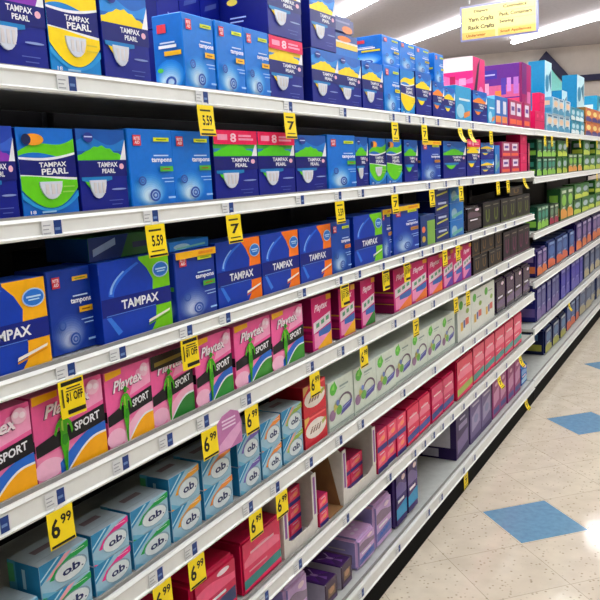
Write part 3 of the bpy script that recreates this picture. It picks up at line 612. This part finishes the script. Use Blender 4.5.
# --- fifth shelf
cols = [('ob_blue', -25, 43, 'pale blue carton with blue corner at the near end'), ('ob_green', 45.5, 94, 'pale blue carton with green and rose stripes'), ('ob_pink', 96.5, 133, 'pale blue carton with pink stripe'), ('ob_dgreen', 135, 172, 'pale blue carton with dark green stripe'),
        ('ob_yellow', 173.5, 203, 'pale blue carton with amber stripe'), ('ob_orange', 205.5, 234, 'pale blue carton with orange stripe'), ('ob_purple', 240, 262, 'pale blue carton with purple corner'), ('ob_orange', 263, 283, 'pale blue carton beside the purple cornered ones'), ('ob_lime', 284, 304, 'pale blue carton with lime stripe')]
for i, (dsg, a, b, lk) in enumerate(cols):
    R(5, a, b, 0, dsg, lk, tiers=1 if i == 0 else 2, h=[.085, .137, .137, .137, .160, .160, .165, .165, .165][i], d=.085)
R(5, 305.5, 328, 400, 'red_white', 'red carton with white oval', tiers=2, h=.20, d=.12)
R(5, 330, 455.5, 385, 'white_leaf', 'white carton with green leaf and violet label', n=7, h=.168, d=.12, gap=.0012)
R(5, 458, 495, 340, 'tall_white', 'tall white carton with coloured squares', n=3, h=.215, d=.12)
R(5, 497, 534, 300, 'plum_bag', 'dark plum pack', n=4, h=.2, d=.1)
# --- sixth shelf
R(6, 120, 190, 590, 'red_bag', 'red soft pack at the near end', h=.13, d=.12)
R(6, 195, 240, 540, 'crimson_bag', 'crimson soft pack with pale flower', h=.15, d=.12)
R(6, 244, 283, 540, 'red_teal', 'red pack with teal band beside the white tray', h=.155, d=.14)
R(6, 378, 406, 436, 'pink_small', 'small pink carton with violet foot', n=3, tiers=2, h=.165, d=.1)
R(6, 407, 431, 420, 'red_navy', 'pink red pack with navy foot', n=2, h=.165, d=.1)
R(6, 432, 455, 400, 'magenta_navy', 'magenta pack with navy foot', n=2, h=.17, d=.1)
R(6, 457, 473, 365, 'red_lime', 'red pack with lime corner', h=.2, d=.12)
R(6, 474, 522, 350, 'red_teal', 'red pack with teal band', n=5, h=.205, d=.12)
# --- base shelf
R(7, 250, 286, 590, 'lilac_low', 'grey lilac pack below the white tray', h=.17, d=.12, X=-.04)
R(7, 290, 312, 592, 'lilac_bag', 'pale lilac pack beside the bow boxes', d=.14, X=-.04)
R(7, 327, 339, 587, 'bow_box', 'dark box with purple bow lid, nearer of two', d=.13, X=-.04)
R(7, 343, 353.5, 569, 'bow_box', 'dark box with purple bow lid beside the pink lilac bag', d=.13, X=-.04)
R(7, 359, 376.5, 543, 'lilac_bag', 'large pink lilac bag beside the bow boxes', d=.17, X=-.04)
R(7, 377, 394, 510, 'lilac_bag', 'large pink lilac bag beside the dark violet bag', d=.17, X=-.04)
R(7, 395.5, 419, 490, 'purple_blue_bag', 'dark violet bag with blue foot', n=2, h=.24, d=.12, X=-.04)
R(7, 457, 470, 430, 'plum_box', 'plum box with pale windowed end beside the bare deck', h=.235, d=.30, X=-.04)
R(7, 471, 492, 400, 'mauve_box', 'mauve box with pale panel', n=2, h=.235, d=.2, X=-.04)
R(7, 493, 520, 390, 'magenta_box', 'magenta and mauve box', n=4, h=.225, d=.2, X=-.04)
R(7, 521, 530, 378, 'blue_plastic', 'shiny blue plastic bag at the end of the row', h=.14, d=.2, X=-.04)
# --- far bay
R(1, 535, 545, 92, 'crimson_box', 'crimson carton', n=2, tiers=2, d=.05, h=.25, far=True)
R(1, 546, 570, 92, 'far_white', 'white and aqua pack', n=4, tiers=2, d=.1, h=.25, far=True)
R(1, 571, 584, 95, 'far_teal', 'aqua pack with pale dots', n=3, tiers=2, d=.1, h=.22, far=True)
R(1, 585, 608, 95, 'far_orange', 'orange pack with navy foot', n=4, tiers=2, d=.1, h=.25, far=True)
R(2, 537, 556, 150, 'green_dark', 'dark green pack', n=4, tiers=2, d=.1, h=.25, far=True)
R(2, 557, 567, 150, 'green_lime', 'lime green pack with grey oval', n=2, tiers=2, d=.1, h=.25, far=True)
R(2, 568, 582, 160, 'green_orange', 'green pack with amber foot', n=3, d=.1, h=.15, far=True)
R(2, 583, 606, 150, 'green_lime', 'bright green pack', n=4, tiers=2, d=.1, h=.27, far=True)
R(3, 537, 549, 215, 'green_dark', 'dark green pack with lime foot', n=3, d=.1, h=.16, far=True)
R(3, 550, 559, 210, 'green_maroon', 'dark green pack with maroon foot', n=2, d=.1, h=.15, far=True)
R(3, 560, 573, 195, 'green_orange', 'tall green pack with orange foot', n=2, d=.1, h=.25, far=True)
R(3, 574, 606, 195, 'green_lime', 'lime pack', n=5, tiers=2, d=.1, h=.26, far=True)
R(4, 537, 548, 240, 'indigo_orange_bag', 'indigo bag with orange foot beside the step', n=2, d=.12, h=.19, far=True)
R(4, 549, 575, 240, 'blue_orange_bag', 'blue bag with orange foot', n=4, d=.12, h=.21, far=True)
R(4, 576, 606, 220, 'indigo_orange_bag', 'indigo bag with orange foot beyond the blue ones', n=6, d=.12, h=.25, far=True)
R(5, 537, 561, 300, 'indigo_bag', 'muted indigo bag', n=5, d=.12, h=.24, far=True)
R(5, 562, 584, 280, 'royal_bag', 'royal blue bag', n=5, d=.12, h=.25, far=True)
R(5, 585, 606, 260, 'grey_blue_bag', 'grey blue bag', n=4, d=.12, h=.24, far=True)
R(6, 546, 566, 340, 'navy_lime_bag', 'navy bag with lime stripe', n=3, d=.26, h=.2, far=True, X=-.06)
R(6, 566.6, 580, 320, 'blue_orange_bag', 'navy bag with amber foot', n=3, d=.14, h=.23, far=True, X=-.06)
R(6, 580.5, 605, 300, 'grey_blue_bag', 'grey and cream bag', n=5, d=.14, h=.25, far=True, X=-.06)

# ------------------------------------------------------------------ white display trays with small red cartons on the sixth shelf
def tray(x0, x1, label, back='D8D2C6'):
    z = DECK[6]; a, b = Yp(x0, z, -.022), Yp(x1, z, -.022); L = b - a
    o = empty('display_tray', (-.022, a, z + .0005)); tag(o, label, 'display tray', 'cardboard display trays')
    c = M('DDDAD2', .6); v = M('8C5A9C', .5)
    base = MB(); base.box((-.26, .001, 0), (0, L - .001, .003), c); base.build('base', o)
    lip = MB(); lip.prism([(-.003, 0, .003), (-.003, L, .003), (-.003, L, .05), (-.003, L * .9, .05), (-.003, L * .75, .036), (-.003, L * .25, .036), (-.003, L * .1, .05), (-.003, 0, .05)], (.003, 0, 0), c); lip.build('front_lip', o)
    for y, s in ((0, 1), (L - .003, -1)):
        p = MB(); p.prism([(-.26, y, .003), (-.003, y, .003), (-.003, y, .185), (-.03, y, .20), (-.06, y, .17), (-.26, y, .19)], (0, .003, 0), c)
        ya = y + (0 if s > 0 else .003)
        p.box((-.002, ya if s > 0 else ya - .028, .05), (.001, ya + .028 if s > 0 else ya, .19), c)
        p.box((.001, (ya + .008) if s > 0 else ya - .02, .06), (.0015, (ya + .02) if s > 0 else ya - .008, .18), v)
        p.build('side_panel', o)
    return a, b
for (x0, x1, n, lb, wh) in ((285, 318, 2, 'white cardboard tray with violet edged sides beside the red teal pack', 'in the nearer white tray'), (344, 376.5, 2, 'white cardboard tray with violet edged sides beside the bare cardboard', 'in the farther white tray')):
    a, b = tray(x0, x1, lb)
    for k in range(n):
        for t in range(3 if x0 < 300 else 2):
            wq = (b - a - .065) / n - .002
            place('pink_small', round(wq, 3), .052, .1, -.06, a + .032 + (b - a - .065) * (k + .5) / n, DECK[6] + .0045 + .053 * t, f'small red carton {wh}, {ORD[k]} column, {["lowest", "middle", "topmost"][t]} layer', 'carton', 'small red cartons in the white trays')
R(6, 320, 329, 500, 'pink_small', 'small pink carton standing outside the white tray', tiers=2, h=.10, d=.06)
# torn brown carton lying open between the trays
ct = empty('cardboard_case', (-.022, Yp(330, DECK[6], -.022), DECK[6] + .0005)); tag(ct, 'open brown cardboard case lying empty between the white trays', 'cardboard case')
L = Yp(343.5, DECK[6], -.022) - ct.location.y; CB = M('8C6A48', .8, .2, .1, 20)
p = MB(); p.box((-.33, 0, 0), (0, L, .003), CB); p.build('base', ct)
p = MB(); p.prism([(-.33, L - .003, .003), (-.01, L - .003, .003), (-.06, L - .003, .21), (-.33, L - .003, .225)], (0, .003, 0), CB); p.build('side_panel', ct)
p = MB(); p.box((-.333, 0, .003), (-.33, L, .225), CB); p.build('back_panel', ct)

# ------------------------------------------------------------------ price tags and shelf labels
TY = M('F2D81C', .45, .3, .03); TK = M('15120C', .6)
def tag_mesh(kind, curl):
    mb = MB(); w_, h_ = .062, .07
    n = 5
    def fn(u, v, e): 
        t = 1 - v; c = curl * t * t
        return (e + .004 + .35 * c * h_ , (u - .5) * w_ + c * .35 * w_, -h_ * t * (1 - .12 * abs(curl) * t) + .001)
    for k in range(n):
        v0, v1 = k / n, (k + 1) / n
        mb.raw([fn(0, v0, 0), fn(1, v0, 0), fn(1, v1, 0), fn(0, v1, 0), fn(0, v0, -.0008), fn(1, v0, -.0008), fn(1, v1, -.0008), fn(0, v1, -.0008)], [(0, 1, 2, 3), (7, 6, 5, 4), (0, 4, 5, 1), (2, 6, 7, 3), (1, 5, 6, 2), (0, 3, 7, 4)], TY)
    if kind == '699': art = [T('15120C', '6', .10, .26, .44, .80), T('15120C', '99', .50, .56, .92, .84), B('15120C', .04, .03, .96, .10)]
    elif kind == 'off': art = [B('15120C', .1, .86, .95, .97), B('3A3410', .3, .76, .85, .80), T('15120C', '$1 OFF', .25, .38, .92, .66), B('3A3410', .25, .69, .9, .72), B('15120C', .25, .08, .97, .2), B('4A4414', .08, .3, .15, .8)]
    else: art = [B('3A3410', .15, .80, .8, .86), T('15120C', kind, .25, .34, .85, .68), B('3A3410', .15, .18, .85, .22), B('15120C', .04, .03, .96, .09)]
    put_art(mb, art, fn, .5)
    return mb.mesh('card')
TM = {}
def price_tag(s, px, kind, curl, label, far=False):
    bot = (FBOT if far else BOT)[s]
    Y = Yp(px, bot - .03, .01)
    o = empty('price_tag', (.006, Y, bot)); tag(o, label, 'price tag', 'yellow price tags under the rails')
    if (kind, curl) not in TM: TM[(kind, curl)] = tag_mesh(kind, curl)
    c = bpy.data.objects.new('card', TM[(kind, curl)]); COL.objects.link(c); c.parent = o
    if 'clip' not in TM:
        mb = MB(); mb.box((.0028, -.010, -.002), (.0036, .010, .007), M('E8E8E4', .3)); TM['clip'] = mb.mesh('clip')
    k = bpy.data.objects.new('clip', TM['clip']); COL.objects.link(k); k.parent = o
    if label in USED: print('DUPLICATE LABEL', label)
    USED[label] = 1
TAGS = {1: [(206, '559'), (290, '7'), (395, '7'), (424.5, '7'), (460, 'c'), (470, 'c'), (491, '7')],
        2: [(156, '559'), (234, '7'), (340, '559'), (395, '7'), (432, '7'), (461, '7'), (498, '7'), (508, '7'), (524, 'c')],
        3: [(72, 'off'), (190, 'off'), (345, 'off'), (386, 'off'), (407, 'off'), (445, '7'), (458, '7')],
        4: [(61, '699'), (210, '699'), (252, '699'), (315, '699'), (364, '699'), (416, '7'), (456, '7'), (468, '7')],
        5: [(163, '699'), (197, '699'), (256, '699'), (282, '699')],
        6: [(499, 'c'), (520, 'c')], 7: [(466, '7'), (526, 'c')]}
TXTN = {'559': 'dense price print', '7': 'a single bold digit', 'off': 'discount print', '699': 'bold 6.99 price', 'c': 'a curled end'}
for s, lst in TAGS.items():
    cnt = {}
    for px, kd in lst:
        cnt[kd] = cnt.get(kd, 0) + 1
    seen = {}
    for px, kd in lst:
        seen[kd] = seen.get(kd, 0) + 1
        pos = f'{ORD[seen[kd] - 1]} from the near end, ' if cnt[kd] > 1 else ''
        price_tag(s, px, {'559': '5.59', '7': '7', 'off': 'off', '699': '699', 'c': '7'}[kd], .9 if kd == 'c' else (.12 if s < 3 else .05), f'yellow tag with {TXTN[kd]}, {pos}under the {NAMES[s]}')
for i, px in enumerate((545, 552, 567, 580, 597)):
    price_tag(1, px, '7', .12, f'small yellow tag under the far top shelf, {ORD[i]} from the near end', True)
price_tag(2, 597, '7', .12, 'small yellow tag under the far second shelf', True)
price_tag(5, 569, '7', .9, 'curled yellow tag under the far fifth shelf', True)

LBL = None
def shelf_label(s, px, label, far=False):
    global LBL
    dk, bt = (FDECK[s], FBOT[s]) if far else (DECK[s], BOT[s])
    z = (dk + bt) / 2 - .001
    if LBL is None:
        mb = MB(); mb.box((0, -.024, -.0145), (.0008, .025, .0145), M('DCDEDE', .4))
        mb.box((.0008, .004, -.014), (.0012, .022, .014), M('1E3C78', .4))
        for k in range(3): mb.box((.0008, -.021, -.009 + .007 * k), (.0012, -.004 - .004 * (k % 2), -.007 + .007 * k), M('A0A4A8', .5))
        mb.box((.0012, .006, -.004), (.0015, .018, .001), M('6C88B8', .4))
        LBL = mb.mesh('shelf_label')
    o = bpy.data.objects.new('shelf_label', LBL); COL.objects.link(o); o.location = (.0056, Yp(px, z, .0056), z)
    tag(o, label, 'shelf label', 'blue and white labels in the price rails')
    if label in USED: print('DUPLICATE LABEL', label)
    USED[label] = 1
LABS = {1: [67, 202, 288, 343, 392, 408, 422, 437, 458, 472], 2: [52, 151, 228, 300, 338, 361, 393, 428, 445, 458, 472], 3: [66, 118, 186, 225, 302, 339, 358, 382, 402, 421, 432, 441, 455, 470, 484, 495, 505, 514],
        4: [-2, 55, 121, 166, 203, 246, 310, 341, 361, 394, 413, 433, 451, 465, 481, 496, 508], 5: [107, 156, 191, 248, 275, 309, 339, 361, 403, 434, 462, 474, 486, 496, 508], 6: [264, 298, 346, 389, 414, 424, 433, 442, 452, 463, 475, 486, 496, 506], 7: [361, 398, 428, 441, 463, 474]}
for s, lst in LABS.items():
    for i, px in enumerate(lst):
        shelf_label(s, px, f'blue and white label, {ORD[i]} of {NUM[len(lst)]} from the near end, on the {NAMES[s]} rail')

# ------------------------------------------------------------------ pink shelf talker on the fourth rail
def talker():
    z = BOT[4]; a, b = Yp(219, z - .05, .012), Yp(243, z - .05, .012); L = b - a
    o = empty('shelf_talker', (.008, a, z)); tag(o, 'rounded pink leaflet hanging under the fourth rail between two 6.99 tags', 'leaflet')
    pts = [(0, .0), (0, -.075)] + [(L * (.5 - .5 * math.cos(PI * k / 8)) * 1., -.075 - .0 * k) for k in range(1, 8)] + [(L, -.075), (L, -.02), (L * .9, .008), (L * .6, .02), (L * .25, .014)]
    p = MB(); p.prism([(0, y, zz) for y, zz in pts], (.001, 0, 0), M('B878A8', .35)); p.build('leaflet', o)
    h = MB(); h.prism([(.001, L * .05, -.07), (.001, L * .5, -.073), (.001, L * .95, -.045), (.001, L * .95, -.02), (.001, L * .5, -.035), (.001, L * .05, -.055)], (.0006, 0, 0), M('DCA8CC', .35))
    for k in range(3): h.box((.0008, L * .2, -.02 + .009 * k), (.0015, L * .75, -.016 + .009 * k), M('E8D0E4', .4))
    h.build('print', o)
talker()

# ------------------------------------------------------------------ hanging aisle sign
SY = 5.8
def at_y(px, py, Y):
    d = RT * (px - 300) / F_PX - UP * (py - 300) / F_PX + fw
    return CAM + d * (Y / d.y)
TL, BL_, BR, TR = at_y(463.5, 10, SY), at_y(461, 42, SY), at_y(533, 29.5, SY), at_y(539, -4, SY)
cxs = (TL.x + BL_.x + BR.x + TR.x) / 4; wsg = ((TR.x - TL.x) + (BR.x - BL_.x)) / 2; zb_, zt_ = (BL_.z + BR.z) / 2, (TL.z + TR.z) / 2
so = empty('aisle_sign', (cxs, SY, zb_)); tag(so, 'yellow hanging sign listing crafts and sewing above the aisle', 'sign')
p = MB(); p.box((-wsg / 2 - .014, 0, -.012), (wsg / 2 + .014, .02, zt_ - zb_ + .014), M('989CC8', .5)); p.build('haze_rim', so)  # lavender rim added to imitate the bluish haze around the sign
p = MB(); hs = zt_ - zb_; p.box((-wsg / 2, -.006, 0), (wsg / 2, 0, hs), M('F2E49C', .5))
art = [T('4A4030', 'Diapers', .17, .80, .36, .90), T('4A4030', 'Cosmetics', .57, .84, .88, .94), T('4A4030', 'Yarn Crafts', .09, .54, .44, .67), T('4A4030', 'Pack. Containers', .52, .60, .95, .71), T('4A4030', 'Rack Crafts', .09, .29, .45, .42), T('4A4030', 'Sewing', .52, .36, .71, .48),
       B('EAC070', 0, 0, .46, .22), B('EAC070', .50, 0, 1, .22), T('8C5420', 'Underwear', .06, .06, .33, .15), T('8C5420', 'Small Appliances', .53, .06, .94, .16), B('D8C078', .5, .24, 1, .25), B('D8C078', .5, .5, 1, .51), B('D8C078', .5, .74, 1, .75)]
put_art(p, art, lambda u, v, e: ((u - .5) * wsg, -.006 - e, v * hs), .5); p.build('panel', so)
for s in (-1, 1):
    p = MB(); x = s * wsg * .4; p.box((x - .004, .006, hs + .03), (x + .004, .014, CEIL - zb_), M('B0B0B0', .4)); p.build('hanging_rod', so)
